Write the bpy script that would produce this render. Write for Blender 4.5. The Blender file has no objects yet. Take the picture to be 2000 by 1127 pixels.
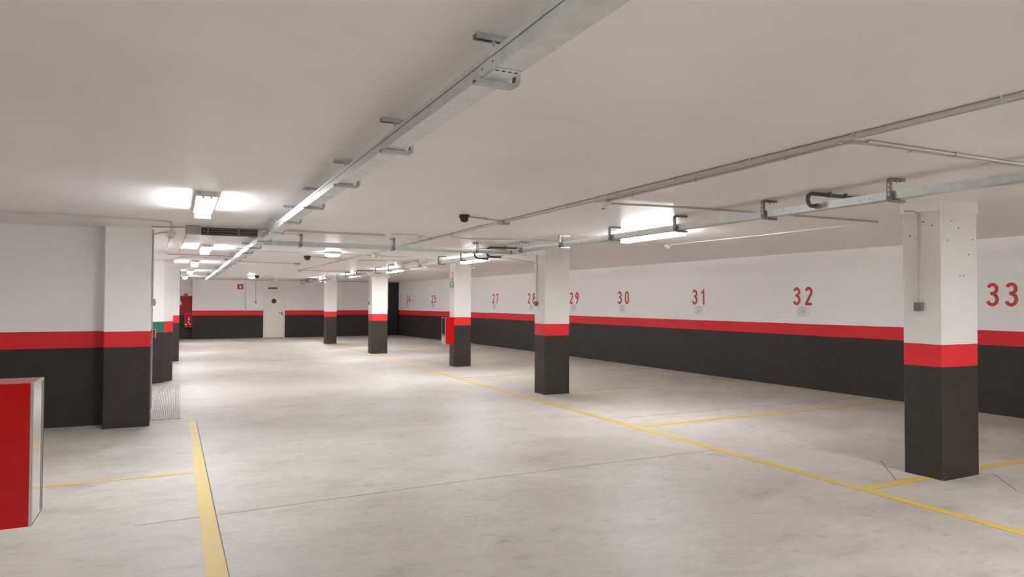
import bpy, math, random
from mathutils import Vector, Matrix
random.seed(7)
S = bpy.context.scene
C = S.collection
PI = math.pi

# ------------------------------------------------------------------ camera
yaw, pitch, roll, F = math.radians(26.3275), math.radians(1.1755), math.radians(0.1759), 1321.5775
cam_d = bpy.data.cameras.new('camera')
cam = bpy.data.objects.new('camera', cam_d)
C.objects.link(cam)
fw = Vector((math.sin(yaw)*math.cos(pitch), math.cos(yaw)*math.cos(pitch), math.sin(pitch)))
rt = Vector((math.cos(yaw), -math.sin(yaw), 0))
up = rt.cross(fw)
r2 = rt*math.cos(roll) + up*math.sin(roll)
u2 = -rt*math.sin(roll) + up*math.cos(roll)
M = Matrix((r2, u2, -fw)).transposed().to_4x4()
M.translation = Vector((0, 0, 1.6))
cam.matrix_world = M
cam_d.sensor_fit = 'HORIZONTAL'
cam_d.sensor_width = 36.0
cam_d.lens = F/2000*36.0
cam_d.clip_start = 0.02
S.camera = cam

# ------------------------------------------------------------------ world and exposure
w = bpy.data.worlds.new('world')
S.world = w
w.use_nodes = True
w.node_tree.nodes['Background'].inputs[0].default_value = (0.9, 0.93, 1.0, 1)
w.node_tree.nodes['Background'].inputs[1].default_value = 0.02
S.view_settings.view_transform = 'Standard'
S.view_settings.look = 'None'
S.view_settings.gamma = 1.0
S.view_settings.use_curve_mapping = False
S.view_settings.exposure = 0.10
S.cycles.diffuse_bounces = 10
LAMP = 88.0          # emission strength of the fluorescent diffusers over the lane
LAMP_BAY = 120.0     # the brighter ones over the bays
ROUND = 72.0          # round bulkhead lamps

# ------------------------------------------------------------------ materials
def lin(c):
    return tuple(((v/255)/12.92 if v/255 <= .04045 else ((v/255+.055)/1.055)**2.4) for v in c) + (1,)

def new_mat(name):
    m = bpy.data.materials.new(name)
    m.use_nodes = True
    nt = m.node_tree
    return m, nt, nt.nodes['Principled BSDF']

def N(nt, t, **k):
    n = nt.nodes.new(t)
    for a, b in k.items():
        setattr(n, a, b)
    return n

def noise(nt, scale, detail=3, rough=.5, vec=None):
    n = N(nt, 'ShaderNodeTexNoise')
    n.inputs['Scale'].default_value = scale
    n.inputs['Detail'].default_value = detail
    n.inputs['Roughness'].default_value = rough
    if vec is not None:
        nt.links.new(vec, n.inputs['Vector'])
    return n

def ramp(nt, fac, stops):
    r = N(nt, 'ShaderNodeValToRGB')
    e = r.color_ramp.elements
    e[0].position, e[0].color = stops[0]
    e[1].position, e[1].color = stops[-1]
    for p, c in stops[1:-1]:
        x = e.new(p)
        x.color = c
    nt.links.new(fac, r.inputs[0])
    return r

def mixc(nt, fac, a, b, blend='MIX'):
    m = N(nt, 'ShaderNodeMix', data_type='RGBA', blend_type=blend)
    for s, v in ((m.inputs[0], fac), (m.inputs[6], a), (m.inputs[7], b)):
        if hasattr(v, 'links'):
            nt.links.new(v, s)
        else:
            s.default_value = v
    return m.outputs[2]

def math_n(nt, op, a, b):
    m = N(nt, 'ShaderNodeMath', operation=op)
    for s, v in zip(m.inputs, (a, b)):
        if hasattr(v, 'links'):
            nt.links.new(v, s)
        else:
            s.default_value = v
    return m.outputs[0]

def simple(name, col, rough=.5, metal=0.0, vary=.06, scale=9, bump=0.0, spec=.5):
    m, nt, b = new_mat(name)
    tc = N(nt, 'ShaderNodeTexCoord')
    n = noise(nt, scale, 4, .6, tc.outputs['Object'])
    lo = tuple(max(0, v*(1-vary)) for v in col[:3]) + (1,)
    hi = tuple(min(1, v*(1+vary)) for v in col[:3]) + (1,)
    r = ramp(nt, n.outputs[0], [(.3, lo), (.7, hi)])
    nt.links.new(r.outputs[0], b.inputs['Base Color'])
    b.inputs['Roughness'].default_value = rough
    b.inputs['Metallic'].default_value = metal
    b.inputs['Specular IOR Level'].default_value = spec
    if bump:
        bn = N(nt, 'ShaderNodeBump')
        bn.inputs['Strength'].default_value = bump
        bn.inputs['Distance'].default_value = .01
        n2 = noise(nt, scale*12, 3, .6, tc.outputs['Object'])
        nt.links.new(n2.outputs[0], bn.inputs['Height'])
        nt.links.new(bn.outputs[0], b.inputs['Normal'])
    return m

def paint(name, z1, z2, white=(.87, .85, .83), red=(.68, .022, .031), dark=(.031, .025, .022), rough=.55, wob=.006):
    """masonry paint: dark dado up to z1, red band up to z2, white above (painted on the thing itself)"""
    m, nt, b = new_mat(name)
    g = N(nt, 'ShaderNodeNewGeometry')
    sp = N(nt, 'ShaderNodeSeparateXYZ')
    nt.links.new(g.outputs['Position'], sp.inputs[0])
    nz = noise(nt, 3.0, 4, .65, g.outputs['Position'])
    off = math_n(nt, 'MULTIPLY', math_n(nt, 'SUBTRACT', nz.outputs[0], .5), wob*2)
    z = math_n(nt, 'ADD', sp.outputs[2], off)
    big = noise(nt, .9, 5, .6, g.outputs['Position'])
    wc = ramp(nt, big.outputs[0], [(.3, tuple(v*.95 for v in white)+(1,)), (.7, white+(1,))]).outputs[0]
    dc = ramp(nt, noise(nt, 5, 5, .7, g.outputs['Position']).outputs[0],
              [(.3, tuple(v*.82 for v in dark)+(1,)), (.7, tuple(v*1.18 for v in dark)+(1,))]).outputs[0]
    rc = ramp(nt, big.outputs[0], [(.3, tuple(v*.93 for v in red)+(1,)), (.7, red+(1,))]).outputs[0]
    a = mixc(nt, math_n(nt, 'GREATER_THAN', z, z1), dc, rc)
    c = mixc(nt, math_n(nt, 'GREATER_THAN', z, z2), a, wc)
    nt.links.new(c, b.inputs['Base Color'])
    b.inputs['Roughness'].default_value = rough
    b.inputs['Specular IOR Level'].default_value = .28
    bn = N(nt, 'ShaderNodeBump')
    bn.inputs['Strength'].default_value = .25
    bn.inputs['Distance'].default_value = .01
    n2 = noise(nt, 14, 4, .6, g.outputs['Position'])
    nt.links.new(n2.outputs[0], bn.inputs['Height'])
    nt.links.new(bn.outputs[0], b.inputs['Normal'])
    return m

def floor_material():
    m, nt, b = new_mat('polished_concrete')
    tc = N(nt, 'ShaderNodeTexCoord')
    o = tc.outputs['Object']
    big = noise(nt, .55, 5, .6, o)
    base = ramp(nt, big.outputs[0], [(.28, (.42, .385, .34, 1)), (.5, (.495, .46, .412, 1)), (.72, (.58, .548, .50, 1))]).outputs[0]
    # trowel marks, long soft streaks
    mp = N(nt, 'ShaderNodeMapping')
    mp.inputs['Scale'].default_value = (1.0, 1.7, 1)
    mp.inputs['Rotation'].default_value = (0, 0, .35)
    nt.links.new(o, mp.inputs[0])
    st = noise(nt, 1.6, 6, .68, mp.outputs[0])
    sr = ramp(nt, st.outputs[0], [(.32, (.74, .725, .71, 1)), (.47, (.97, .965, .96, 1)), (.72, (1.08, 1.08, 1.08, 1))]).outputs[0]
    c = mixc(nt, .8, base, sr, 'MULTIPLY')
    # dark scuffs
    sc = noise(nt, 4.2, 6, .60, mp.outputs[0])
    sf = ramp(nt, sc.outputs[0], [(.60, (0, 0, 0, 1)), (.73, (1, 1, 1, 1))]).outputs[0]
    c = mixc(nt, math_n(nt, 'MULTIPLY', sf, .62), c, (.27, .25, .23, 1))
    mid = noise(nt, 7.5, 5, .65, mp.outputs[0])
    mr = ramp(nt, mid.outputs[0], [(.30, (.86, .85, .84, 1)), (.5, (1, 1, 1, 1)), (.7, (1.05, 1.05, 1.05, 1))]).outputs[0]
    c = mixc(nt, .8, c, mr, 'MULTIPLY')
    # pale dusty patches
    du = noise(nt, .33, 4, .55, o)
    df = ramp(nt, du.outputs[0], [(.5, (0, 0, 0, 1)), (.72, (1, 1, 1, 1))]).outputs[0]
    c = mixc(nt, math_n(nt, 'MULTIPLY', df, .4), c, (.66, .64, .61, 1))
    fine = noise(nt, 60, 3, .6, o)
    fr = ramp(nt, fine.outputs[0], [(.3, (.95, .95, .95, 1)), (.7, (1.03, 1.03, 1.03, 1))]).outputs[0]
    c = mixc(nt, 1.0, c, fr, 'MULTIPLY')
    nt.links.new(c, b.inputs['Base Color'])
    rr = ramp(nt, st.outputs[0], [(.3, (.42, .42, .42, 1)), (.7, (.62, .62, .62, 1))]).outputs[0]
    nt.links.new(rr, b.inputs['Roughness'])
    b.inputs['Specular IOR Level'].default_value = .4
    bn = N(nt, 'ShaderNodeBump')
    bn.inputs['Strength'].default_value = .12
    bn.inputs['Distance'].default_value = .01
    nt.links.new(noise(nt, 9, 5, .6, o).outputs[0], bn.inputs['Height'])
    nt.links.new(bn.outputs[0], b.inputs['Normal'])
    return m

def emit(name, col, strength):
    m, nt, b = new_mat(name)
    b.inputs['Base Color'].default_value = (.9, .9, .9, 1)
    b.inputs['Emission Color'].default_value = col + (1,)
    b.inputs['Emission Strength'].default_value = strength
    b.inputs['Roughness'].default_value = .3
    return m

def line_material():
    m, nt, b = new_mat('worn_yellow_paint')
    tc = N(nt, 'ShaderNodeTexCoord')
    o = tc.outputs['Object']
    n = noise(nt, 3.5, 6, .7, o)
    f = ramp(nt, n.outputs[0], [(.30, (0, 0, 0, 1)), (.62, (1, 1, 1, 1))]).outputs[0]
    c = mixc(nt, f, (.56, .43, .19, 1), (.62, .44, .085, 1))
    nt.links.new(c, b.inputs['Base Color'])
    b.inputs['Roughness'].default_value = .5
    return m

def thin_line_material():
    m, nt, b = new_mat('faded_yellow_paint')
    tc = N(nt, 'ShaderNodeTexCoord')
    o = tc.outputs['Object']
    n = noise(nt, 2.2, 6, .7, o)
    f = ramp(nt, n.outputs[0], [(.30, (0, 0, 0, 1)), (.66, (1, 1, 1, 1))]).outputs[0]
    c = mixc(nt, f, (.52, .45, .31, 1), (.58, .44, .15, 1))
    nt.links.new(c, b.inputs['Base Color'])
    b.inputs['Roughness'].default_value = .5
    return m

MAT = dict(
    wall=paint('wall_paint', 1.0, 1.213),
    col=paint('column_paint', 1.022, 1.227, white=(.84, .82, .79), red=(.78, .035, .043), dark=(.043, .036, .030)),
    colleft=paint('left_column_paint', 1.02, 1.217, dark=(.036, .028, .026)),
    colb=paint('angled_column_paint', .985, 1.2, dark=(.036, .030, .027)),
    colgreen=paint('green_band_paint', .985, 1.2, red=(.02, .17, .10), dark=(.036, .030, .027)),
    recess=paint('recess_paint', 1.02, 1.83, red=(.36, .018, .022)),
    floor=floor_material(),
    ceil=simple('ceiling_paint', (.86, .838, .832), .38, 0, .03, 1.2, .06, .5),
    zinc=simple('galvanised_steel', (.66, .68, .68), .36, .75, .10, 14, .03),
    zincdark=simple('aged_zinc_bracket', (.26, .25, .24), .42, .7, .15, 16),
    bright=simple('bright_zinc_bracket', (.50, .51, .52), .38, .75, .15, 16),
    pvc=simple('grey_pvc_conduit', (.50, .475, .44), .42, 0, .05, 20),
    pvcdark=simple('dark_corrugated_conduit', (.085, .073, .066), .5, 0, .15, 25),
    clip=simple('clip_plastic', (.24, .225, .21), .5, 0, .05, 20),
    boxgrey=simple('grey_box_plastic', (.40, .375, .35), .5, 0, .05, 12),
    switch=simple('dark_grey_switch_plastic', (.17, .16, .155), .45, 0, .06, 20),
    plastic=simple('white_plastic', (.72, .70, .66), .35, 0, .03, 10),
    black=simple('black_smoked_plastic', (.012, .012, .013), .12, 0, .1, 10),
    redgloss=simple('red_gloss_enamel', (.50, .006, .008), .22, 0, .04, 4, 0, .3),
    redsign=simple('red_sign_plate', (.45, .016, .03), .4, 0, .03, 8),
    greensign=simple('green_sign_plate', (.018, .15, .09), .4, 0, .03, 8),
    signwhite=simple('sign_white', (.75, .75, .74), .4, 0, .02, 8),
    red=simple('red_number_paint', (.50, .028, .032), .5, 0, .08, 6),
    paper=simple('notice_paper', (.72, .725, .75), .5, 0, .03, 10),
    ink=simple('notice_ink', (.25, .27, .32), .6, 0, .1, 20),
    tape=simple('clear_tape', (.80, .80, .80), .15, 0, .02, 20),
    door=simple('cream_door_enamel', (.78, .745, .69), .42, 0, .03, 2),
    doordark=simple('blue_black_door_paint', (.010, .013, .024), .35, 0, .1, 2),
    line=line_material(),
    thin=thin_line_material(),
    joint=simple('dark_floor_joint', (.13, .115, .10), .8, 0, .3, 5),
    glass=simple('reflective_front_panel', (.55, .54, .53), .06, .92, .02, 5),
    steel=simple('brushed_steel_frame', (.62, .61, .60), .3, .8, .05, 12),
    housing=simple('lamp_housing_plastic', (.62, .61, .58), .4, 0, .03, 10),
    lamp=emit('fluorescent_diffuser', (1.0, 1.025, 1.07), LAMP),
    lampbay=emit('fluorescent_diffuser_bay', (1.0, 1.01, 1.03), LAMP_BAY),
    lampend=emit('translucent_end_cap', (1.0, 1.0, 1.0), 1.6),
    lampround=emit('round_diffuser', (1.0, 1.02, 1.06), ROUND),
    groove=simple('ribbed_concrete', (.56, .53, .49), .6, 0, .08, 8),
    groovedark=simple('channel_bottom', (.20, .185, .17), .8, 0, .1, 8),
    hole=simple('drilled_hole', (.06, .055, .05), .9, 0, .1, 8),
)

# ------------------------------------------------------------------ mesh helpers
class MB:
    def __init__(s):
        s.v = []; s.f = []; s.smooth = False
    def box(s, x0, x1, y0, y1, z0, z1):
        b = len(s.v)
        s.v += [(x, y, z) for z in (z0, z1) for x, y in ((x0, y0), (x1, y0), (x1, y1), (x0, y1))]
        s.f += [tuple(b+i for i in q) for q in ((0, 3, 2, 1), (4, 5, 6, 7), (0, 1, 5, 4), (1, 2, 6, 5), (2, 3, 7, 6), (3, 0, 4, 7))]
        return s
    def prism(s, pts, z0, z1):
        n = len(pts); b = len(s.v)
        s.v += [(x, y, z0) for x, y in pts] + [(x, y, z1) for x, y in pts]
        s.f += [tuple(b+i for i in range(n-1, -1, -1)), tuple(b+n+i for i in range(n))]
        s.f += [(b+i, b+(i+1) % n, b+n+(i+1) % n, b+n+i) for i in range(n)]
        return s
    def tube(s, pts, r, n=8, closed_ends=True):
        pts = [Vector(p) for p in pts]
        b = len(s.v); up = None
        for i, p in enumerate(pts):
            if i == 0: t = pts[1]-p
            elif i == len(pts)-1: t = p-pts[i-1]
            else: t = (pts[i+1]-p).normalized() + (p-pts[i-1]).normalized()
            t.normalize()
            if up is None:
                up = Vector((0, 0, 1)) if abs(t.z) < .9 else Vector((1, 0, 0))
            u = (up - t*up.dot(t))
            if u.length < 1e-4:
                u = t.orthogonal()
            u.normalize(); up = u
            v = t.cross(u)
            for k in range(n):
                a = 2*PI*k/n
                q = p + u*math.cos(a)*r + v*math.sin(a)*r
                s.v.append(tuple(q))
        m = len(pts)
        for i in range(m-1):
            for k in range(n):
                s.f.append((b+i*n+k, b+i*n+(k+1) % n, b+(i+1)*n+(k+1) % n, b+(i+1)*n+k))
        s.f.append(tuple(b+k for k in range(n-1, -1, -1)))
        s.f.append(tuple(b+(m-1)*n+k for k in range(n)))
        return s
    def lathe(s, prof, n=24, c=(0, 0, 0), axis='Z'):
        """prof: list of (r, h)"""
        b = len(s.v)
        for r, h in prof:
            for k in range(n):
                a = 2*PI*k/n
                x, y = r*math.cos(a), r*math.sin(a)
                p = (x, y, h) if axis == 'Z' else ((x, h, y) if axis == 'Y' else (h, x, y))
                s.v.append((p[0]+c[0], p[1]+c[1], p[2]+c[2]))
        for i in range(len(prof)-1):
            for k in range(n):
                s.f.append((b+i*n+k, b+i*n+(k+1) % n, b+(i+1)*n+(k+1) % n, b+(i+1)*n+k))
        s.f.append(tuple(b+k for k in range(n-1, -1, -1)))
        s.f.append(tuple(b+(len(prof)-1)*n+k for k in range(n)))
        return s
    def sweep(s, path, prof, frame):
        """path of (p, t) handled by frame(i)->(origin, u, v); prof closed polygon in (u, v)"""
        b = len(s.v); n = len(prof)
        for i in range(len(path)):
            o, u, v = frame(i)
            for a, c in prof:
                q = o + u*a + v*c
                s.v.append(tuple(q))
        m = len(path)
        for i in range(m-1):
            for k in range(n):
                s.f.append((b+i*n+k, b+i*n+(k+1) % n, b+(i+1)*n+(k+1) % n, b+(i+1)*n+k))
        s.f.append(tuple(b+k for k in range(n-1, -1, -1)))
        s.f.append(tuple(b+(m-1)*n+k for k in range(n)))
        return s
    def mesh(s, name, mat, smooth=False):
        me = bpy.data.meshes.new(name)
        me.from_pydata(s.v, [], s.f)
        me.materials.append(mat)
        if smooth:
            for p in me.polygons:
                p.use_smooth = True
            try:
                me.set_sharp_from_angle(angle=math.radians(40))
            except Exception:
                pass
        import bmesh
        bm = bmesh.new(); bm.from_mesh(me)
        bmesh.ops.recalc_face_normals(bm, faces=bm.faces)
        bm.to_mesh(me); bm.free()
        me.update()
        return me

def obj(name, mb, mat, parent=None, smooth=False, loc=None, rotz=0, bevel=0, label=None):
    me = mb if isinstance(mb, bpy.types.Mesh) else mb.mesh(name, mat, smooth)
    o = bpy.data.objects.new(name, me)
    C.objects.link(o)
    if parent: o.parent = parent
    if loc: o.location = loc
    if rotz: o.rotation_euler = (0, 0, rotz)
    if bevel:
        m = o.modifiers.new('bevel', 'BEVEL'); m.width = bevel; m.segments = 2; m.limit_method = 'ANGLE'
    if label: o['label'] = label
    return o

def tag(o, label, cat, group=None):
    o['label'] = label; o['category'] = cat
    if group: o['group'] = group
    return o

def thing(name, label, cat, loc=(0, 0, 0), rotz=0, group=None):
    o = bpy.data.objects.new(name, None)
    C.objects.link(o)
    o.empty_display_size = .1
    o.location = loc; o.rotation_euler = (0, 0, rotz)
    return tag(o, label, cat, group)

def struct(name, mb, mat, parent=None, **k):
    o = obj(name, mb, mat, parent, **k)
    if parent is None: o['kind'] = 'structure'
    return o

def B(*a): return MB().box(*a)

H = 2.5567
def wx(Y):
    xs = [-9, 8, 17, 24.5, 33.5]; v = [10.62, 10.62, 10.54, 10.3, 9.45]
    for i in range(4):
        if Y <= xs[i+1]:
            t = (Y-xs[i])/(xs[i+1]-xs[i]); return v[i]+t*(v[i+1]-v[i])
    return v[-1]

# ------------------------------------------------------------------ setting
fl = struct('floor', B(-7.4, 11.2, -9.2, 33.6, -.12, 0), MAT['floor'])
struct('ceiling', B(-7.4, 11.2, -9.2, 33.6, H, H+.15), MAT['ceil'])
ys = [-9, 8, 12, 17, 21, 24.5, 28, 31.76]
pts = [(wx(y), y) for y in ys] + [(wx(y)+.25, y) for y in reversed(ys)]
struct('wall_right', MB().prism(pts, 0, H), MAT['wall'])
YF = 31.756
dx0, dx1 = 9.08, 9.56
wf = MB()
wf.box(.58, 1.06, YF-.10, YF+.2, 0, H)
wf.box(1.06, dx0, YF, YF+.2, 0, H)
struct('wall_far', wf, MAT['wall'])
# dark doorway at the far end of the numbered wall
dd = thing('door_2', 'dark blue-black full-height door beside the numbered wall at the far end', 'door', (0, 0, 0))
dd['kind'] = 'structure'; del dd['category']
obj('door_panel', B(dx0, dx1+.06, YF+.12, YF+.17, 0.01, 2.50), MAT['doordark'], dd)
obj('door_jamb', MB().box(dx0, dx0+.03, YF-.012, YF+.12, 0, 2.535).box(dx0+.03, dx1, YF-.012, YF+.12, 2.50, 2.535), MAT['doordark'], dd)
obj('door_kick_plate', B(dx0+.05, dx1+.04, YF+.115, YF+.12, .03, .25), MAT['doordark'], dd)
struct('wall_end', B(dx0-.02, 10.2, YF+.2, YF+.3, 0, H), MAT['wall'])
# recess at the left end of the far wall
struct('wall_recess', MB().box(-.5, .60, YF+.2, YF+.35, 0, H), MAT['recess'])
struct('wall_left', B(-.72, -.47, 10.45, YF+.35, 0, H), MAT['colb'])
struct('wall_front_left', B(-7.2, -.822, 10.237, 10.44, 0, H), MAT['wall'])
struct('wall_near_left', B(-7.4, -7.2, -9, 10.44, 0, H), MAT['wall'])
struct('wall_back', B(-7.4, 10.9, -9.2, -9.0, 0, H), MAT['wall'])

# door_1 in the far wall
d1 = bpy.data.objects.new('door_1', None); C.objects.link(d1); d1['kind'] = 'structure'
d1['label'] = 'cream fire door with round porthole in the far wall'
X0, X1, ZT = 3.43, 4.33, 2.085
obj('door_frame', MB().box(X0, X0+.05, YF-.03, YF, 0, ZT).box(X1-.05, X1, YF-.03, YF, 0, ZT).box(X0+.05, X1-.05, YF-.03, YF, ZT-.05, ZT), MAT['door'], d1)
leaf = obj('door_leaf', B(X0+.056, X1-.056, YF-.022, YF-.001, .012, ZT-.056), MAT['door'], d1)
cx, cz = 3.87, 1.625
obj('porthole', MB().lathe([(.135, 0), (.135, -.012), (.105, -.016), (.10, -.004)], 28, (cx, YF-.022, cz), 'Y'), MAT['steel'], leaf, True)
obj('porthole_glass', MB().lathe([(.104, -.001), (.104, -.007)], 28, (cx, YF-.022, cz), 'Y'), MAT['black'], leaf)
hd = MB().box(4.20, 4.235, YF-.034, YF-.022, .99, 1.13)
hd.tube([(4.217, YF-.03, 1.10), (4.217, YF-.07, 1.10), (4.07, YF-.07, 1.10)], .012, 8)
obj('door_handle', hd, MAT['black'], leaf)
es = thing('exit_light', 'small grey emergency exit light above the cream far door', 'emergency light')
es.location = (3.82, YF, 2.19)
obj('light_body', B(-.21, .21, -.06, 0, -.045, .045), MAT['boxgrey'], es, bevel=.008)
obj('sign_face', MB().box(-.19, .19, -.064, -.061, -.012, .035), MAT['greensign'], es)

# ------------------------------------------------------------------ floor details
def marking(name, pts, label, mat='line', h=.0025):
    o = obj(name, MB().prism(pts, 0.0004, h), MAT[mat])
    return tag(o, label, 'floor marking')
def xline(y, x0, x1, w_, label, mat='thin'):
    return marking('bay_line', [(x0, y-w_/2), (x1, y-w_/2), (x1, y+w_/2), (x0, y+w_/2)], label, mat)
marking('lane_line', [(.193, -4), (.353, -4), (.289, 4.28), (.262, 7), (.245, 10.03), (.155, 10.03), (.165, 7), (.17, 4.34)],
        'broad yellow line running down the left side of the lane')
marking('lane_line', [(5.255, -8), (5.365, -8), (5.365, 31), (5.255, 31)],
        'long yellow line along the row of free-standing columns', 'line')
xline(10.09, -.30, .16, .03, 'short thin yellow line closing the left bay beside the grooved strip')
xline(7.04, -6.0, .162, .085, 'yellow line from under the near red cabinet to the broad left line')
for y, l in ((3.915, 'strong yellow bay line running under the largest column'),
             (7.15, 'yellow bay line reaching the wall left of the largest column'),
             (10.47, 'pale yellow bay line ending mid-wall, right of the second column'),
             (13.35, 'faint yellow bay line on the floor between the second and third columns'),
             (16.1, 'faint yellow bay line just in front of the third column'),
             (18.6, 'faint yellow bay line just behind the third column'),
             (21.3, 'farthest faint yellow bay line, level with the fourth column')):
    near = y < 8
    if y in (3.915, 7.15):
        marking('bay_line', [(5.365, y-.055), (10.38, y-.05), (10.38, y+.05), (5.365, y+.055)], l, 'line')
    else:
        xline(y, 5.365, 10.36 if y < 19 else 10.2, .10 if near else .085, l)
marking('bay_line', [(10.38, -8), (10.44, -8), (10.44, 10.7), (10.38, 10.7)], 'pale yellow line along the foot of the numbered wall', 'thin')
# saw-cut joints, each a narrow dark groove filled strip of the floor
def jointstrip(p, q, w_=.006):
    p = Vector(p); q = Vector(q); d = (q-p).normalized(); n = Vector((-d.y, d.x))*w_/2
    obj('saw_cut', MB().prism([tuple(p-n), tuple(q-n), tuple(q+n), tuple(p+n)], .0003, .0012), MAT['joint'], fl)
jointstrip((.30, 5.555), (2.3, 5.645), .005)
jointstrip((2.3, 5.645), (5.24, 5.66), .004)
jointstrip((-.25, 5.54), (.17, 5.555), .005)
jointstrip((.290, 4.28), (.248, 10.03), .008)
jointstrip((.353, -4), (.290, 4.28), .008)
jointstrip((6.436, 4.536), (5.856, 3.979), .007)
jointstrip((6.917, 3.734), (6.472, 3.312), .007)
jointstrip((5.36, 7.75), (10.4, 7.72), .004)
# grooved concrete strip beside the columns
gr = thing('grooved_strip', 'ribbed concrete strip on the floor beside the nearest left column', 'floor strip', (0, 0, 0))
obj('channel_bed', B(-.30, .066, 10.30, 14.62, .0004, .002), MAT['groovedark'], gr)
rib = None
for k in range(15):
    x = -.297 + k*.0246
    if rib is None:
        rib = obj('rib', B(0, .0155, 10.30, 14.62, .002, .007), MAT['groove'], gr)
        rib.location.x = x
    else:
        c = rib.copy(); C.objects.link(c); c.parent = gr; c.location.x = x

# ------------------------------------------------------------------ columns
def column(x0, y0, wx_, wy_, label, mat, chamfer=.010, collar=False):
    t = thing('column', label, 'column', (x0+wx_/2, y0+wy_/2, 0))
    a, b = wx_/2, wy_/2; c = chamfer
    o = obj('shaft', MB().prism([(-a+c, -b), (a-c, -b), (a, -b+c), (a, b-c), (a-c, b), (-a+c, b), (-a, b-c), (-a, -b+c)], 0, H), mat, t)
    if collar:
        e = .011
        ring = MB()
        ring.prism([(-a-e+c, -b-e), (a+e-c, -b-e), (a+e, -b-e+c), (a+e, b+e), (-a-e, b+e), (-a-e, -b-e+c)], H-.10, H)
        obj('plaster_collar', ring, mat, t)
        hs = MB()
        for (hx, hz, face) in ((-.19, 2.18, 0), (.14, 2.06, 0), (.0, 1.86, 0), (.05, 1.86, 0), (-.12, 2.36, 0), (-.02, 2.30, 0), (.2, 2.2, 0),
                               (.10, 2.32, 1), (.02, 2.36, 1), (-.11, 2.24, 1), (-.10, .93, 1)):
            if face == 0:
                hs.box(hx-.006, hx+.006, -b-.0015, -b+.002, hz-.006, hz+.006)
            else:
                hs.box(-a-.0015, -a+.002, -hx-.006, -hx+.006, hz-.006, hz+.006)
        o2 = obj('anchor_holes', hs, MAT['hole'], t); o2['kind'] = 'stuff'
    return t
def switch_drop(x, y, ztop, zbox, label, face='-X', knee=0.0):
    """vertical conduit ending in a small box on a wall or column face"""
    t = thing('switch_box', label, 'switch')
    t.location = (x, y, zbox)
    s = .036
    if face == '-X':
        p = [(-.012, 0, .03), (-.012, 0, ztop-zbox-.06)]
        if knee: p += [(-.012, .01, ztop-zbox-.025), (-.012, .045, ztop-zbox), (-.012, knee, ztop-zbox+.01)]
        obj('box_body', B(-.045, 0, -s, s, -s-.006, s), MAT['switch'], t, bevel=.004)
        obj('push_button', B(-.049, -.045, -.018, .018, -.02, .014), MAT['switch'], t)
    elif face == '+X':
        p = [(.012, 0, .03), (.012, 0, ztop-zbox)]
        obj('box_body', B(0, .05, -s, s, -s-.01, s+.01), MAT['boxgrey'], t, bevel=.004)
        obj('push_button', B(.05, .056, -.012, .012, -.014, .01), MAT['switch'], t)
    else:
        p = [(0, -.012, .03), (0, -.012, ztop-zbox)]
        obj('box_body', B(-s, s, -.045, 0, -s, s), MAT['switch'], t, bevel=.004)
        obj('push_button', B(-.012, .012, -.052, -.045, -.014, .01), MAT['boxgrey'], t)
    obj('conduit', MB().tube(p, .009, 8), MAT['pvc'], t, True)
    for k in range(2):
        z = .25 + k*.38
        if z > ztop-zbox-.15: break
        if face == '-X': b_ = B(-.023, 0, -.012, .012, z-.008, z+.008)
        elif face == '+X': b_ = B(0, .023, -.012, .012, z-.008, z+.008)
        else: b_ = B(-.012, .012, -.023, 0, z-.008, z+.008)
        obj('clip', b_, MAT['pvc'], t)
    return t

column(6.2169, 3.77, .5461, .3707, 'largest square column at the right, with drilled holes near its top', MAT['col'], collar=True)
column(5.7192, 10.2704, .4993, .3783, 'second column of the right row, standing between numbers 28 and 29', MAT['col'])
column(6.167, 15.6897, .4542, .3217, 'third column of the right row, carrying the red extinguisher box', MAT['col'])
column(5.3924, 20.6489, .5012, .4345, 'fourth column of the right row, just left of the dark doorway', MAT['col'])
column(5.0862, 26.1993, .3965, .48, 'smallest and farthest column of the right row, right of the cream door', MAT['col'])
column(-.822, 9.861, .518, .55, 'wide column at the left with cable pipes on its right edge', MAT['colleft'], .012)
column(-1.42, 3.72, .54, .5, 'column behind the near red cabinet, outside the left edge', MAT['colleft'], .012)
t = thing('column', 'angled column with a green and red painted band behind the left column', 'column', (0, 0, 0))
obj('shaft', MB().prism([(-.229, 15.10), (-.072, 15.357), (-.072, 16.0), (-.229, 16.0)], 0, H), MAT['colb'], t)
obj('side_panel', MB().prism([(-.468, 14.83), (-.2295, 15.05), (-.2295, 16.0), (-.468, 16.0)], 0, H), MAT['colgreen'], t, label='panel with green painted band')
t = thing('column', 'farthest left column, nearest the red-walled recess', 'column', (0, 0, 0))
obj('shaft', MB().prism([(-.468, 19.9), (-.101, 20.10), (.06, 20.27), (.06, 20.85), (-.468, 20.85)], 0, H), MAT['col'], t)

switch_drop(6.2169, 3.972, 2.47, 1.575, 'dark grey switch box on the aisle face of the largest column', knee=.14)
switch_drop(5.7192, 10.545, 2.50, 1.58, 'grey switch box on the aisle face of the second right column')
switch_drop(5.3924, 20.95, 2.48, 1.56, 'tiny switch box on the aisle face of the fourth right column')
switch_drop(3.11, YF, 2.5, 1.57, 'small dark push switch on the far wall left of the cream door', face='-Y')
t = switch_drop(2.675, YF, 2.55, 1.165, 'small call point on a grey pipe in the far red band', face='-Y')
t2 = switch_drop(-.304, 10.10, 2.545, 1.585, 'grey box and pipes on the right side of the wide left column', face='+X')
obj('second_conduit', MB().tube([(.012, .05, -.04), (.012, .05, -1.4)], .007, 6), MAT['pvc'], t2, True)
obj('upper_conduit', MB().tube([(.013, -.03, .03), (.013, -.03, .95)], .012, 6), MAT['pvc'], t2, True)
t = thing('call_point', 'red alarm call point low on the side of the wide left column', 'alarm button', (-.304, 10.22, 1.17))
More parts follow.
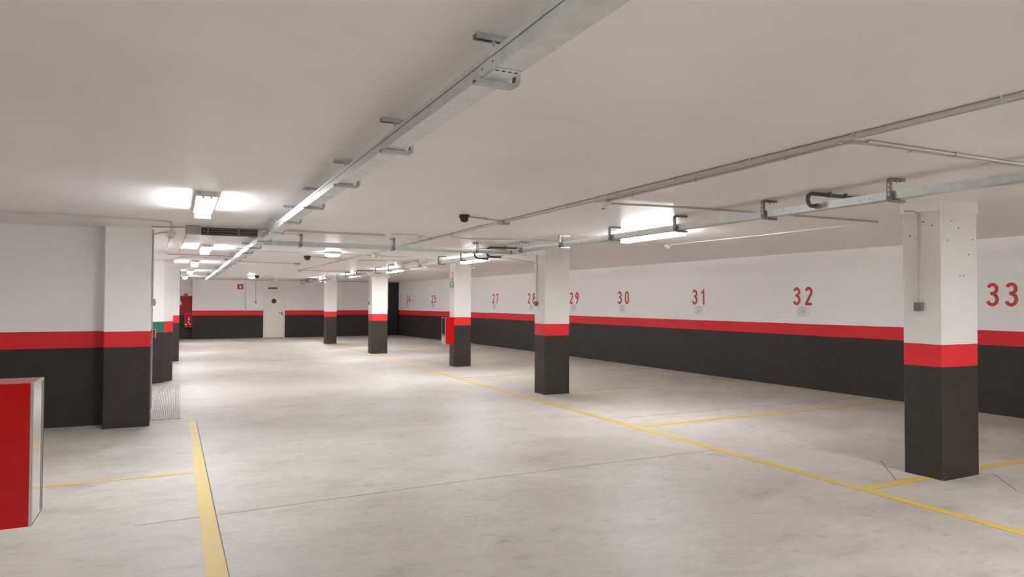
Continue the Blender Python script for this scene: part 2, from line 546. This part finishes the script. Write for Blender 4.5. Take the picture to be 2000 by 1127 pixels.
obj('button_case', B(0, .05, -.045, .045, -.055, .055), MAT['redsign'], t, bevel=.005)
obj('cover_rim', B(.05, .056, -.05, .05, -.06, .06), MAT['signwhite'], t)
switch_drop(.06, 20.5, 2.5, 1.55, 'grey switch box on the corner of the farthest left column', face='+X')

# ------------------------------------------------------------------ fire cabinets
def cabinet(label, loc, rotz=0, w_=.27, d=.22, h=.66, extinguisher=True):
    """local: back on x=0, front panel faces +x, width along y"""
    t = thing('extinguisher_cabinet', label, 'fire cabinet', loc, rotz)
    sh = MB()
    sh.box(0, d-.012, 0, .012, 0, h).box(0, d-.012, w_-.012, w_, 0, h).box(0, d-.012, .012, w_-.012, 0, .012).box(0, d-.012, .012, w_-.012, h-.012, h).box(0, .01, .012, w_-.012, .012, h-.012)
    obj('cabinet_body', sh, MAT['redgloss'], t)
    fr = MB()
    fr.box(d-.012, d, 0, w_, 0, .012).box(d-.012, d, 0, w_, h-.012, h).box(d-.012, d, 0, .012, .012, h-.012).box(d-.012, d, w_-.012, w_, .012, h-.012)
    dr = obj('front_frame', fr, MAT['steel'], t)
    obj('front_panel', B(d-.010, d-.003, .012, w_-.012, .012, h-.012), MAT['glass'], dr)
    obj('seal', MB().box(d, d+.002, w_-.010, w_-.003, .01, h-.01).box(d, d+.002, .006, w_-.01, .004, .009), MAT['black'], dr)
    return t
cabinet('large glossy red extinguisher cabinet cut by the left edge of the view', (-.88, 3.80, .56), 0, .27, .29)
cb = cabinet('red extinguisher cabinet on the third column of the right row', (6.167, 15.96, .56), PI, .27, .235)
# far cabinet in the recess: dark glass front
fc = thing('hose_cabinet', 'dark red cabinet with bright contents in the recess at the far left', 'fire cabinet', (.44, YF+.2, .50))
obj('cabinet_body', MB().box(-.15, .15, -.16, 0, 0, .60), MAT['redgloss'], fc)
obj('front_frame', MB().box(-.15, .15, -.17, -.16, 0, .03).box(-.15, .15, -.17, -.16, .57, .60).box(-.15, -.12, -.17, -.16, .03, .57).box(.12, .15, -.17, -.16, .03, .57), MAT['redsign'], fc)
for k, (gx, gz) in enumerate(((0.02, .40), (.02, .32), (.0, .22), (-.09, .12), (.05, .14))):
    obj('gauge', MB().lathe([(.035, 0), (.02, -.012)], 10, (gx, -.161, gz), 'Y'), MAT['signwhite'], fc)
al = thing('alarm_sounder', 'dark alarm sounder on top of the red wall in the far recess', 'alarm', (.33, YF+.2, 1.86))
obj('sounder_base', B(-.09, .09, -.05, 0, -.02, .05), MAT['redsign'], al)
obj('sounder_horn', MB().lathe([(.03, -.05), (.06, -.09), (.065, -.10)], 14, (0, 0, .02), 'Y'), MAT['switch'], al, True)

# ------------------------------------------------------------------ signs
def ext_shape(mb, s, front):
    """white extinguisher outline from boxes; front(u, v, du, dv) adds a small plate"""
    front(mb, -.15*s, -.38*s, .15*s, .18*s)
    front(mb, -.08*s, .18*s, .08*s, .30*s)
    front(mb, -.22*s, .24*s, -.02*s, .34*s)
    front(mb, .20*s, -.30*s, .30*s, -.02*s)
    front(mb, .24*s, -.02*s, .34*s, .20*s)
def sign(label, loc, w_, h_, mat, face, kind):
    t = thing('wall_sign', label, 'sign', loc)
    if face == '-X':
        obj('sign_plate', B(-.006, 0, -w_/2, w_/2, -h_/2, h_/2), MAT[mat], t)
        fr = lambda mb, a, b, c, d: mb.box(-.008, -.006, -c, -a, b, d)
    else:
        obj('sign_plate', B(-w_/2, w_/2, -.006, 0, -h_/2, h_/2), MAT[mat], t)
        fr = lambda mb, a, b, c, d: mb.box(a, c, -.008, -.006, b, d)
    mb = MB()
    s = min(w_, h_)
    if kind == 'ext':
        ext_shape(mb, s*.8, fr)
    elif kind == 'exit':
        fr(mb, .05*s, .12*s, .17*s, .26*s); fr(mb, -.05*s, -.1*s, .12*s, .1*s)
        fr(mb, -.2*s, -.02*s, -.05*s, .05*s); fr(mb, .02*s, -.34*s, .1*s, -.1*s); fr(mb, .1*s, -.22*s, .28*s, -.14*s)
    else:
        fr(mb, -.2*s, .1*s, .2*s, .5*s); fr(mb, -.06*s, -.2*s, .06*s, .1*s); fr(mb, -.2*s, -.6*s, .2*s, -.2*s)
    obj('pictogram', mb, MAT['signwhite'], t)
    return t
sign('square red fire sign high on the far wall left of the pipes', (2.47, YF, 2.25), .24, .22, 'redsign', '-Y', 'ext')
sign('red sign above the green one on the third right column', (6.167, 15.86, 2.25), .16, .22, 'redsign', '-X', 'ext')
sign('green exit sign under the red one on the third right column', (6.167, 15.86, 2.045), .27, .16, 'greensign', '-X', 'exit')
sign('small grey upright plate on the farthest right column', (5.0862, 26.5, 2.2), .12, .24, 'boxgrey', '-X', 'plain')

# ------------------------------------------------------------------ numbers on the wall
def arc(cx, cy, rx, ry, a0, a1, n=14):
    return [(cx+rx*math.cos(math.radians(a0+(a1-a0)*i/n)), cy+ry*math.sin(math.radians(a0+(a1-a0)*i/n))) for i in range(n+1)]
DIG = {
    '0': [arc(.25, .70, .180, .23, 180, 0) + arc(.25, .30, .180, .23, 0, -180) + [(.07, .70)]],
    '1': [[(.10, .74), (.30, .93), (.30, 0.0)]],
    '2': [arc(.25, .74, .18, .19, 165, -30) + [(.075, .065)], [(.01, .065), (.46, .065)]],
    '3': [arc(.25, .74, .165, .19, 160, -80) + [(.17, .535)], arc(.24, .295, .19, .23, 82, -160)],
    '4': [[(.30, 1.0), (.08, .30)], [(.01, .28), (.47, .28)], [(.33, .52), (.33, 0.0)]],
    '5': [[(.44, .935), (.105, .935)], [(.115, .97), (.10, .50)], [(.06, .50), (.14, .565)] + arc(.235, .32, .195, .255, 110, -155)],
    '7': [[(.02, .935), (.46, .935)], [(.42, .93), (.17, 0.0)]],
    '8': [arc(.25, .75, .155, .185, 0, 360, 22), arc(.25, .30, .19, .235, 0, 360, 22)],
    '9': [arc(.25, .71, .18, .225, 0, 360, 22), [(.43, .70), (.36, .40), (.17, 0.0)]],
}
def stroke(mb, pts, t, depth, sc, ox):
    P = [Vector((x, y)) for x, y in pts]
    closed = (P[0]-P[-1]).length < 1e-3
    n = len(P); L = []; R = []
    for i, p in enumerate(P):
        if closed: a = P[i-1] if i > 0 else P[-2]; b = P[(i+1) % n] if i < n-1 else P[1]
        else: a = P[max(i-1, 0)]; b = P[min(i+1, n-1)]
        d1 = (p-a); d2 = (b-p)
        if d1.length < 1e-6: d1 = d2
        if d2.length < 1e-6: d2 = d1
        d1 = d1.normalized(); d2 = d2.normalized()
        d = (d1+d2).normalized(); nn = Vector((-d.y, d.x))
        k = max(.5, nn.dot(Vector((-d1.y, d1.x))))
        L.append(p+nn*t/2/k); R.append(p-nn*t/2/k)
    b = len(mb.v)
    for q in (0.0, depth):
        for i in range(n):
            for s_ in (L, R):
                mb.v.append((ox+s_[i].x*sc, -q, s_[i].y*sc))
    def idx(layer, i, side): return b+layer*2*n+i*2+side
    for i in range(n-1):
        mb.f.append((idx(1, i, 0), idx(1, i, 1), idx(1, i+1, 1), idx(1, i+1, 0)))
        mb.f.append((idx(0, i, 0), idx(0, i, 1), idx(1, i, 1), idx(1, i, 0))) if i == 0 else None
        mb.f.append((idx(0, i, 0), idx(0, i+1, 0), idx(1, i+1, 0), idx(1, i, 0)))
        mb.f.append((idx(0, i, 1), idx(0, i+1, 1), idx(1, i+1, 1), idx(1, i, 1)))
def digit_mesh(ch, sc=.34):
    mb = MB()
    for k, p in enumerate(DIG[ch]):
        stroke(mb, p, .142, .003+.0004*k, sc, 0)
    me = bpy.data.meshes.new('digit'); me.from_pydata(mb.v, [], mb.f); me.materials.append(MAT['red']); me.update()
    return me
DM = {c: digit_mesh(c) for c in '01234578'+'9'}
# number: (Y of its left end, Y of its right end)
nums = [('24', 30.78, 30.36), ('25', 28.06, 27.60), ('27', 22.55, 22.08), ('28', 19.92, 19.44), ('29', 17.37, 16.90),
        ('30', 14.95, 14.47), ('31', 12.07, 11.67), ('32', 9.258, 8.82), ('33', 5.80, 5.385)]
def wall_rot(Y):
    dx = wx(Y-.3)-wx(Y+.3)
    return math.atan2(-.6, dx)
notes = {'24': (30.72, 'faint'), '25': (27.9, 'faint'), '27': (22.4, 'faint'), '28': (19.7, 'half hidden'), '29': (17.15, ''), '30': (14.75, ''), '31': (11.85, ''), '32': (9.03, '')}
WORDS = {'24': ('twenty-four', 'the leftmost, beside the dark doorway'), '25': ('twenty-five', 'between the dark doorway and the third column'), '27': ('twenty-seven', 'first one right of the third column'), '28': ('twenty-eight', 'half hidden behind the second column'), '29': ('twenty-nine', 'touching the right edge of the second column'), '30': ('thirty', 'between twenty-nine and the small ceiling detector'), '31': ('thirty-one', 'below the small white ceiling detector'), '32': ('thirty-two', 'just left of the largest column'), '33': ('thirty-three', 'alone right of the largest column')}
for s_, ya, yb in nums:
    ang = wall_rot((ya+yb)/2)
    t = thing('bay_number', 'red number %s, %s' % WORDS[s_], 'number', (wx(ya)-.0015, ya, 1.565), ang)
    W = ya-yb
    dw = .34*.5
    wid = {'1': .72}.get(s_[1], 1.0)
    x2 = W-dw*(.76 if s_[1] == '1' else .98)
    a = obj('digit', DM[s_[0]], None, t); b = obj('digit', DM[s_[1]], None, t, loc=(x2, 0, 0))
    if s_ in notes:
        yc = notes[s_][0]
        n = thing('notice', 'white notice sheet under red number %s, %s' % WORDS[s_], 'notice', (wx(yc)-.0015, yc, 1.335), wall_rot(yc), 'notices under the bay numbers')
        obj('paper', B(-.148, .148, -.0015, 0, 0, .205), MAT['paper'], n)
        obj('tape', B(-.17, .25 if s_ in ('32', '31') else .17, -.004, -.0015, .198, .218), MAT['tape'], n)
        ik = MB()
        for r_, (a0, a1, th) in enumerate(((-.06, .06, .012), (-.11, .11, .004), (-.10, .10, .004), (-.05, .06, .014), (-.11, .10, .004), (-.11, .02, .004))):
            z = .178-r_*.026
            ik.box(a0, a1, -.0022, -.0015, z-th/2, z+th/2)
        obj('printed_text', ik, MAT['ink'], n)

# ------------------------------------------------------------------ cable trays
def channel_part(t, axis, a0, a1, lo, hi, zb, zt, joints, cover_first=True):
    """sections of trunking with a lid, split at the joints"""
    cuts = [a0] + joints + [a1]
    for i in range(len(cuts)-1):
        p, q = cuts[i]+.0015, cuts[i+1]-.0015
        m = MB(); l = MB(); th = .0025
        def bx(mb, u0, u1, z0, z1):
            if axis == 'Y': mb.box(u0, u1, p, q, z0, z1)
            else: mb.box(p, q, u0, u1, z0, z1)
        bx(m, lo, hi, zb, zb+th)
        bx(m, lo, lo+th, zb+th, zt-.004); bx(m, hi-th, hi, zb+th, zt-.004)
        obj('channel_section', m, MAT['zinc'], t)
        bx(l, lo-.004, hi+.004, zt-.002, zt)
        bx(l, lo-.004, lo-.0022, zt-.018, zt-.002); bx(l, hi+.0022, hi+.004, zt-.018, zt-.002)
        obj('lid', l, MAT['zinc'], t)
    for j in joints:
        c = MB()
        if axis == 'Y': c.box(lo+.004, hi-.004, j-.07, j+.07, zb-.002, zb-.0002).box(lo-.0022, lo-.0002, j-.07, j+.07, zb+.002, zt-.02)
        else: c.box(j-.07, j+.07, lo+.004, hi-.004, zb-.002, zb-.0002).box(j-.07, j+.07, lo-.0022, lo-.0002, zb+.002, zt-.02)
        cp = obj('coupler_plate', c, MAT['zinc'], t)
        hs = MB()
        for k in (-.045, -.015, .015, .045):
            if axis == 'Y':
                hs.box(lo+.05+k*.8-.006, lo+.05+k*.8+.006, j-.05, j-.043, zb-.003, zb-.002)
                if abs(k) > .02: hs.lathe([(.004, -.0034), (.004, -.0022)], 8, (lo, j+k, (zb+zt)/2-.006), 'X')
            else:
                if abs(k) > .02: hs.lathe([(.004, -.0034), (.004, -.0022)], 8, (j+k, lo, (zb+zt)/2-.006), 'Y')
        obj('slots', hs, MAT['hole'], cp)

def bracket_mesh(L=.175, drop=.18, w_=.036, mat='zincdark'):
    """C bracket of slotted strut in the XZ plane: vertical at x=0, arms reach +x; z=0 at the ceiling"""
    r = .03; d = .018; path = []
    path += [(L, 0)] + [(L*.5, 0)]
    for k in range(5):
        a = math.radians(90+90*k/4); path.append((r+r*math.cos(a), -r+r*math.sin(a)))
    for k in range(5):
        a = math.radians(180+90*k/4); path.append((r+r*math.cos(a), -(drop-r)+r*math.sin(a)))
    path += [(L*.5, -drop), (L, -drop)]
    P = [Vector((x, 0, z)) for x, z in path]
    th = .003
    prof = [(-w_/2, 0), (w_/2, 0), (w_/2, d), (w_/2-.008, d), (w_/2-.008, d-.002), (w_/2-th, d-.002), (w_/2-th, th), (-w_/2+th, th), (-w_/2+th, d-.002), (-w_/2+.008, d-.002), (-w_/2+.008, d), (-w_/2, d)]
    def frame(i):
        p = P[i]
        if i == 0: t = P[1]-P[0]
        elif i == len(P)-1: t = P[i]-P[i-1]
        else: t = (P[i+1]-P[i]).normalized()+(P[i]-P[i-1]).normalized()
        t.normalize()
        inward = Vector((-t.z, 0, t.x))     # points inside the C
        return p, Vector((0, 1, 0)), inward
    m = MB().sweep(P, prof, frame)
    return m.mesh('bracket', MAT[mat])
def bracket_bolt():
    m = MB().lathe([(.009, -.016), (.009, -.024), (.005, -.024), (.005, -.034)], 8, (.10, 0, 0), 'Z')
    return m.mesh('bolt', MAT['bright'])
BM_dark, BM_br, BOLT = bracket_mesh(), bracket_mesh(mat='bright'), bracket_bolt()
SLOT = None
def slots_mesh():
    m = MB()
    for k in range(3): m.box(-.0012, .0005, -.0045, .0045, -.055-.035*k-.011, -.055-.035*k+.011)
    return m.mesh('slot', MAT['plastic'])
SLOT = slots_mesh()
def put_brackets(t, spots, me, rotz):
    for (x, y) in spots:
        b = obj('bracket', me, None, t, loc=(x, y, H-.0005), rotz=rotz)
        obj('bolt', BOLT, None, b)
        obj('slots', SLOT, None, b)

t1 = thing('cable_tray', 'galvanised cable tray slanting from the top of the view to the far left', 'cable tray')
zb, zt = 2.396, 2.462
channel_part(t1, 'Y', -6.8, 28.2, .958, 1.060, zb, zt, [-3.9, -.9, 2.13, 5.27, 8.35, 11.4, 14.4, 17.4, 20.4, 23.4, 26.4])
sp = [(1.112, y) for y in [-5.1, -3.9, -2.7, -1.5, -.3, .95, 2.20, 3.44, 4.60, 5.83, 7.02, 8.2]] + [(1.108, 8.2+1.2*k) for k in range(1, 17)]
put_brackets(t1, sp, BM_br, PI)
t2 = thing('cable_tray', 'galvanised cable tray running along the row of right columns', 'cable tray')
zb2, zt2 = 2.396, 2.456
channel_part(t2, 'Y', -6.8, 30.8, 4.872, 4.972, zb2, zt2, [-3.6, -.6, 3.55, 6.6, 9.6, 12.6, 15.6, 18.6, 21.6, 24.6, 27.6])
put_brackets(t2, [(4.84, 3.33+1.24*k) for k in range(-8, 23)], BM_dark, 0)
t3 = thing('cable_tray', 'galvanised cross tray joining the other two trays over the aisle', 'cable tray')
channel_part(t3, 'X', 1.066, 4.866, 9.89, 9.985, 2.385, 2.450, [2.2, 4.0])
put_brackets(t3, [(1.56, 9.86), (2.905, 9.86), (4.27, 9.86)], BM_dark, PI/2)

# curved dark conduits dropping from the ceiling into the second tray
def loop_conduit(y, label, big=False, x1=5.6):
    t = thing('loop_conduit', label, 'conduit', (4.86, y, H))
    zt_ = -.028; zb_ = -.19 if big else -.135; xc = -.12 if big else -.055; r = (zt_-zb_)/2; zc = (zt_+zb_)/2
    p = [(x1-4.86, 0, zt_), (.25, 0, zt_), (.06, 0, zt_), (xc, 0, zt_)]
    for k in range(1, 8):
        a = math.radians(90+180*k/8); p.append((xc+r*1.0*math.cos(a), 0, zc+r*math.sin(a)))
    p += [(xc, 0, zb_), (.06 if big else -.012, 0, zb_+(0 if big else .004))]
    obj('bent_pipe', MB().tube(p, .017, 10), MAT['pvcdark'], t, True)
    obj('gland', MB().lathe([(.021, -.016), (.024, -.012), (.024, .006), (.02, .006)], 12, (.055 if big else 0, 0, zb_+(0 if big else .004)), 'X'), MAT['clip'], t)
    for x in (.16, .36):
        obj('clip', B(x-.003, x+.003, -.018, .018, zt_-.018, -.001), MAT['clip'], t)
loop_conduit(3.99, 'dark pipe loop between the first and second brackets of the right tray')
loop_conduit(10.38, 'dark pipe loop where the cross tray meets the right tray', big=True)
loop_conduit(10.9, 'dark pipe loop just beyond the meeting of the two trays', big=True, x1=5.3)
loop_conduit(20.0, 'small far dark pipe loop above the fourth right column')
loop_conduit(28.6, 'farthest dark pipe loop near the end of the right tray')

# ------------------------------------------------------------------ ceiling conduits
def conduit(label, pts, r=.010, clips=.75, z=None, mat='pvc'):
    """pts (x, y) under the ceiling; rounded corners"""
    z = H-r-.004 if z is None else z
    P = [Vector((p[0], p[1], p[2] if len(p) > 2 else z)) for p in pts]
    Q = [P[0]]
    for i in range(1, len(P)-1):
        a, b, c = P[i-1], P[i], P[i+1]
        u = (a-b).normalized(); v = (c-b).normalized()
        ang = u.angle(v)
        R_ = min(.12, (a-b).length*.4, (c-b).length*.4)
        if ang > 2.9: Q.append(b); continue
        for k in range(6):
            s_ = k/5
            Q.append((b+u*R_)*(1-s_)**2 + b*2*s_*(1-s_) + (b+v*R_)*s_**2)
    Q.append(P[-1])
    t = thing('ceiling_conduit', label, 'conduit', tuple(P[0]))
    o = P[0]
    obj('pipe', MB().tube([q-o for q in Q], r, 8), MAT[mat], t, True)
    cm = None; cnt = 0
    for i in range(len(P)-1):
        a, b = P[i], P[i+1]; L = (b-a).length
        n = int(L/clips)
        if n < 1: continue
        ang = math.atan2((b-a).y, (b-a).x)
        if abs((b-a).z) > .3: continue
        for k in range(n):
            q = a+(b-a)*((k+.5)/n)
            if cm is None:
                w_ = r+.005
                cm = B(-.006, .006, -w_, w_, -r-.003, H-z-.0005).mesh('clip', MAT[mat])
            obj('clip', cm, None, t, loc=tuple(q-o), rotz=ang)
            cnt += 1
            if cnt > 60: break
    return t
conduit('left pipe of the long pair running along the ceiling between the trays', [(3.375, -7), (3.40, 5.2), (3.395, 7.05)], r=.013)
conduit('right pipe of the long pair running along the ceiling between the trays', [(3.410, -7), (3.435, 5.2), (3.43, 7.0)], r=.013, clips=1.0)
conduit('pipe that leaves the long pair and bends right over the near ceiling', [(3.56, 5.25), (3.545, 3.6), (3.50, 2.66), (3.62, 2.63), (5.2, 2.585), (10.5, 2.55)], r=.011)
conduit('second pipe beside the bend at the upper right', [(3.60, 2.60), (5.2, 2.553), (10.5, 2.52)], r=.009, clips=1.1)
conduit('pipe from the junction box to the far end of the aisle ceiling', [(3.40, 7.25), (3.385, 9.2), (3.35, 14), (3.30, 20.9)], r=.013)
conduit('second aisle pipe that turns right past the cross tray', [(3.435, 7.25), (3.43, 9.0), (3.75, 9.28), (4.5, 9.12), (5.99, 8.78), (7.18, 8.87)], clips=1.0)
conduit('short pipe from the black dome camera to its box', [(2.86, 6.88), (3.37, 7.1)], r=.009, clips=.3)
conduit('pipe from the first detector toward the wall, passing over the right tray', [(3.66, 5.34), (4.25, 5.24), (5.54, 5.16), (7.25, 5.12)])
conduit('thin white pipe slanting above the largest column toward the wall ceiling', [(7.17, 8.75), (7.29, 6.8), (7.26, 5.4)], r=.007, mat='plastic')
conduit('pipe across the left ceiling ending above the wide left column', [(-7, 8.86), (-1.03, 8.80), (-.07, 8.95), (-.07, 10.25)])
conduit('pipe crossing the aisle ceiling just before the cross tray', [(1.0, 9.34), (2.62, 9.36)])
conduit('second pipe crossing the aisle just before the cross tray', [(1.0, 9.42), (2.62, 9.44)], r=.008)
conduit('pipe from the first tray to the round ceiling lamp', [(1.1, 13.42), (2.55, 13.5)])
conduit('pipe between the round lamp and the right-hand tray', [(2.95, 13.5), (4.84, 13.75)], r=.008)
conduit('pipe from the first tray to the small box far over the aisle', [(1.1, 17.1), (2.6, 17.35)])
conduit('pipe from the far aisle box toward the right tray', [(3.30, 20.98), (4.84, 21.2)])
conduit('pipe beside the far dome camera', [(2.72, 26.3), (3.18, 26.05)])
conduit('pipe joining the second dome camera to the aisle pipe', [(2.48, 14.55), (3.25, 15.0)], r=.008)
conduit('pipe crossing the ceiling midway behind the second column', [(3.69, 15.3), (5.15, 14.97)])
conduit('pipe across the ceiling in front of the far wall', [(.7, 28.5), (5.0, 29.6)])
conduit('pipe along the top of the far wall', [(.7, YF-.14), (8.9, YF-.14)], r=.012)
conduit('pipe above the third column toward the numbered wall', [(5.9, 14.2), (8.6, 20.8)], r=.007, mat='plastic')
conduit('short pipe over the parking side near the third column', [(5.5, 12.4), (7.6, 14.1)], r=.007)
conduit('pipe from the wide left column to the large junction box', [(-.30, 9.66), (-.06, 9.60), (.07, 9.55)])
conduit('lower pipe pair between the left column and the alarm box', [(-.30, 10.72), (-.17, 10.42), (-.11, 10.40)], r=.009)
conduit('pipe running down the ceiling from the large junction box', [(.105, 9.75), (.10, 10.7), (.03, 14.3)])
conduit('pipe running from the alarm box over the angled column', [(-.10, 10.55), (-.12, 11.8), (-.22, 14.8)])
conduit('cross pipe above the angled column', [(-.42, 15.6), (-.25, 15.17), (.9, 15.19)])
conduit('second cross pipe behind the angled column', [(-.07, 17.2), (.05, 16.0), (.9, 15.95)], mat='plastic')
# dark bundle between the junction box and the first tray: four dark pipes strapped together
bt = thing('cable_bundle', 'thick bundle of dark cables between the large junction box and the first tray', 'cable bundle', (.26, 9.40, H))
for (dy, dz) in ((0, -.03), (.035, -.03), (0, -.064), (.035, -.064), (.0, -.098), (.035, -.098)):
    obj('cable', MB().tube([(0, dy, dz), (.35, dy-.02, dz), (.67, dy-.05, dz)], .0165, 8), MAT['pvcdark'], bt, True)
for x in (.08, .44):
    obj('strap', B(x-.006, x+.006, -.045, .06, -.117, -.001), MAT['clip'], bt)
jb = thing('junction_box', 'large beige junction box at the left end of the dark cable bundle', 'junction box', (.165, 9.47, H))
obj('box_body', B(-.085, .09, -.06, .06, -.105, 0), MAT['boxgrey'], jb, bevel=.004)
obj('box_lid', B(-.08, .085, -.066, -.06, -.10, -.005), MAT['boxgrey'], jb)
def small_box(label, loc, s=.05, h=.04, rz=0):
    t = thing('junction_box', label, 'junction box', (loc[0], loc[1], H), rz)
    obj('box_body', B(-s, s, -s, s, -h, 0), MAT['boxgrey'], t, bevel=.004)
    obj('box_lid', B(-s+.004, s-.004, -s+.004, s-.004, -h-.004, -h), MAT['boxgrey'], t)
    obj('cable_gland', MB().lathe([(.012, -s-.012), (.014, -s-.006), (.014, -s)], 8, (0, 0, -h/2), 'Y'), MAT['pvc'], t)
small_box('square junction box where the dome camera pipe meets the long pair', (3.42, 7.14), .055, .042, .2)
small_box('tiny junction box on the far aisle ceiling', (2.66, 17.36), .06, .035)
small_box('junction box where the far aisle pipe ends', (3.28, 20.96), .045, .05)

def dome(label, x, y, R=.058):
    t = thing('dome_camera', label, 'camera', (x, y, H))
    obj('camera_base', MB().lathe([(R, 0), (R, -.035), (R*.9, -.04)], 24), MAT['black'], t, True)
    obj('dome_cover', MB().lathe([(R*.88*math.cos(a*PI/16), -.04-R*.75*math.sin(a*PI/16)) for a in range(0, 8)] + [(.003, -.04-R*.76)], 24), MAT['black'], t, True)
dome('black dome camera nearest the viewer, left of the long pipe pair', 2.81, 6.86)
dome('black dome camera just left of the round ceiling lamp', 2.42, 14.5, .075)
dome('farthest black dome camera near the far wall', 2.61, 26.4, .09)
def detector(label, x, y, s=1.0):
    t = thing('smoke_detector', label, 'detector', (x, y, H))
    obj('detector_base', B(-.055*s, .055*s, -.055*s, .055*s, -.045*s, 0), MAT['plastic'], t, bevel=.006)
    obj('sensor_head', MB().lathe([(.042*s, -.045*s), (.042*s, -.06*s), (.030*s, -.078*s), (.012*s, -.082*s)], 20), MAT['plastic'], t, True)
    obj('sensor_window', MB().lathe([(.02*s, -.0785*s), (.018*s, -.087*s)], 14), MAT['clip'], t, True)
detector('white detector beside the long pipe pair, nearest of the detectors', 3.54, 5.25)
detector('small white detector above number 31', 7.25, 8.85, .8)
detector('detector on the aisle ceiling beyond the cross tray', 3.45, 12.95, 1.15)
detector('detector just right of the third column', 7.12, 16.6, 1.0)
detector('tiny detector above the dark doorway', 6.95, 24.3, 1.0)
detector('detector on the ceiling right of the wide left column', -.08, 10.36, 1.0)
detector('tiny detector on the far ceiling above the cream door', 3.8, 30.6, 1.3)
em = thing('emergency_light', 'white emergency light fitting above the second bracket of the cross tray', 'emergency light', (2.86, 9.22, H))
obj('light_body', B(-.17, .19, -.06, .06, -.035, 0), MAT['plastic'], em, bevel=.008)
obj('light_lens', B(-.15, .17, -.045, .045, -.048, -.035), MAT['signwhite'], em, bevel=.005)
obj('cable_tail', MB().tube([(.17, .02, -.012), (.30, .03, -.012), (.36, .10, -.012), (.36, .45, -.012)], .009, 8), MAT['plastic'], em, True)

# ------------------------------------------------------------------ lamps
def make_lamp_meshes(L=1.22):
    a = L/2
    hw = MB().prism([(-.05, -a), (.05, -a), (.05, a), (-.05, a)], -.030, 0)
    hw2 = MB().prism([(-.086, -a+.01), (-.07, -a-.005), (.07, -a-.005), (.086, -a+.01), (.086, a-.01), (.07, a+.005), (-.07, a+.005), (-.086, a-.01)], -.046, -.030)
    df = MB(); n = 8; prof = []
    for k in range(n+1):
        t_ = PI*k/n
        prof.append((math.copysign(.072*abs(math.cos(t_))**.4, math.cos(t_)), -.0462-.052*math.sin(t_)**.6))
    b = len(df.v)
    ys_ = (-a+.012, -a+.03, a-.03, a-.012)
    for i, y in enumerate(ys_):
        s_ = .86 if i in (0, 3) else 1
        for x, z in prof: df.v.append((x*s_, y, -.0462+(z+.0462)*s_))
    m = len(prof)
    for i in range(3):
        for k in range(m-1):
            df.f.append((b+i*m+k, b+i*m+k+1, b+(i+1)*m+k+1, b+(i+1)*m+k))
        df.f.append((b+i*m+m-1, b+i*m, b+(i+1)*m, b+(i+1)*m+m-1))
    df.f.append(tuple(b+k for k in range(m))); df.f.append(tuple(b+3*m+k for k in range(m)))
    out = [('lamp_base', hw.mesh('lamp_base', MAT['housing'])), ('reflector_tray', hw2.mesh('reflector_tray', MAT['housing'])),
           ('diffuser', df.mesh('diffuser', MAT['lamp'], True))]
    for y0, y1 in ((-a+.002, -a+.0115), (a-.0115, a-.002)):
        out.append(('end_cap', MB().box(-.074, .074, y0, y1, -.1, -.046).mesh('end_cap', MAT['lampend'])))
    for x in (-.032, .032):
        for y0, y1 in ((-a-.008, -a+.012), (a-.012, a+.008)):
            out.append(('latch', MB().box(x-.008, x+.008, y0, y1, -.062, -.040).mesh('latch', MAT['housing'])))
    d2 = df.mesh('diffuser', MAT['lampbay'], True)
    return out, d2
LM, BAY = make_lamp_meshes()
def lamp(x, y, label, group=None):
    t = thing('fluorescent_lamp', label, 'lamp', (x, y, H))
    for n_, me in LM:
        obj(n_, BAY if n_ == 'diffuser' and x > 4 else me, None, t)
LA = [(.225, 7.04, 'nearest lit lamp, left of the long cable tray'), (.44, 12.95, 'second lit lamp in the row left of the long tray'),
      (.37, 17.9, 'third lit lamp in the row left of the long tray'), (.36, 23.0, 'fourth lit lamp in the row left of the long tray'),
      (.26, 28.0, 'farthest lit lamp, above the recess in the corner')]
for x, y, l in LA: lamp(x, y, l)
LB = [(5.76, 7.38, 'lit lamp showing as a bright strip behind the right tray, above number 30'), (5.72, 13.4, 'lit lamp behind the right tray above the third column'),
      (5.6, 18.9, 'lit lamp behind the right tray near the fourth column'), (5.45, 23.3, 'small lit lamp behind the far end of the right tray'),
      (5.15, 27.0, 'farthest lit lamp over the farthest right column')]
for x, y, l in LB: lamp(x, y, l)
for x, y, l in ((5.76, 1.2, 'lamp over the near right bays, outside the view'), (5.76, -4.6, 'lamp over the bays behind the viewer'),
                (.25, .2, 'lamp above and behind the viewer'), (.25, -5.0, 'lamp far behind the viewer'),
                (-3.4, 4.5, 'lamp over the left bays, outside the view'), (3.2, -3.6, 'lamp behind the viewer, over the middle of the lane')):
    lamp(x, y, l)
def round_lamp(x, y, label):
    t = thing('round_lamp', label, 'lamp', (x, y, H))
    obj('lamp_base', MB().lathe([(.15, 0), (.15, -.045), (.142, -.05)], 28), MAT['plastic'], t, True)
    obj('diffuser', MB().lathe([(.138, -.05), (.132, -.07), (.11, -.085), (.07, -.095), (.01, -.098)], 28), MAT['lampround'], t, True)
round_lamp(2.66, 13.15, 'round ceiling lamp hanging over the aisle beyond the cross tray')
round_lamp(2.47, 26.6, 'round ceiling lamp near the far wall, left of the cream door')
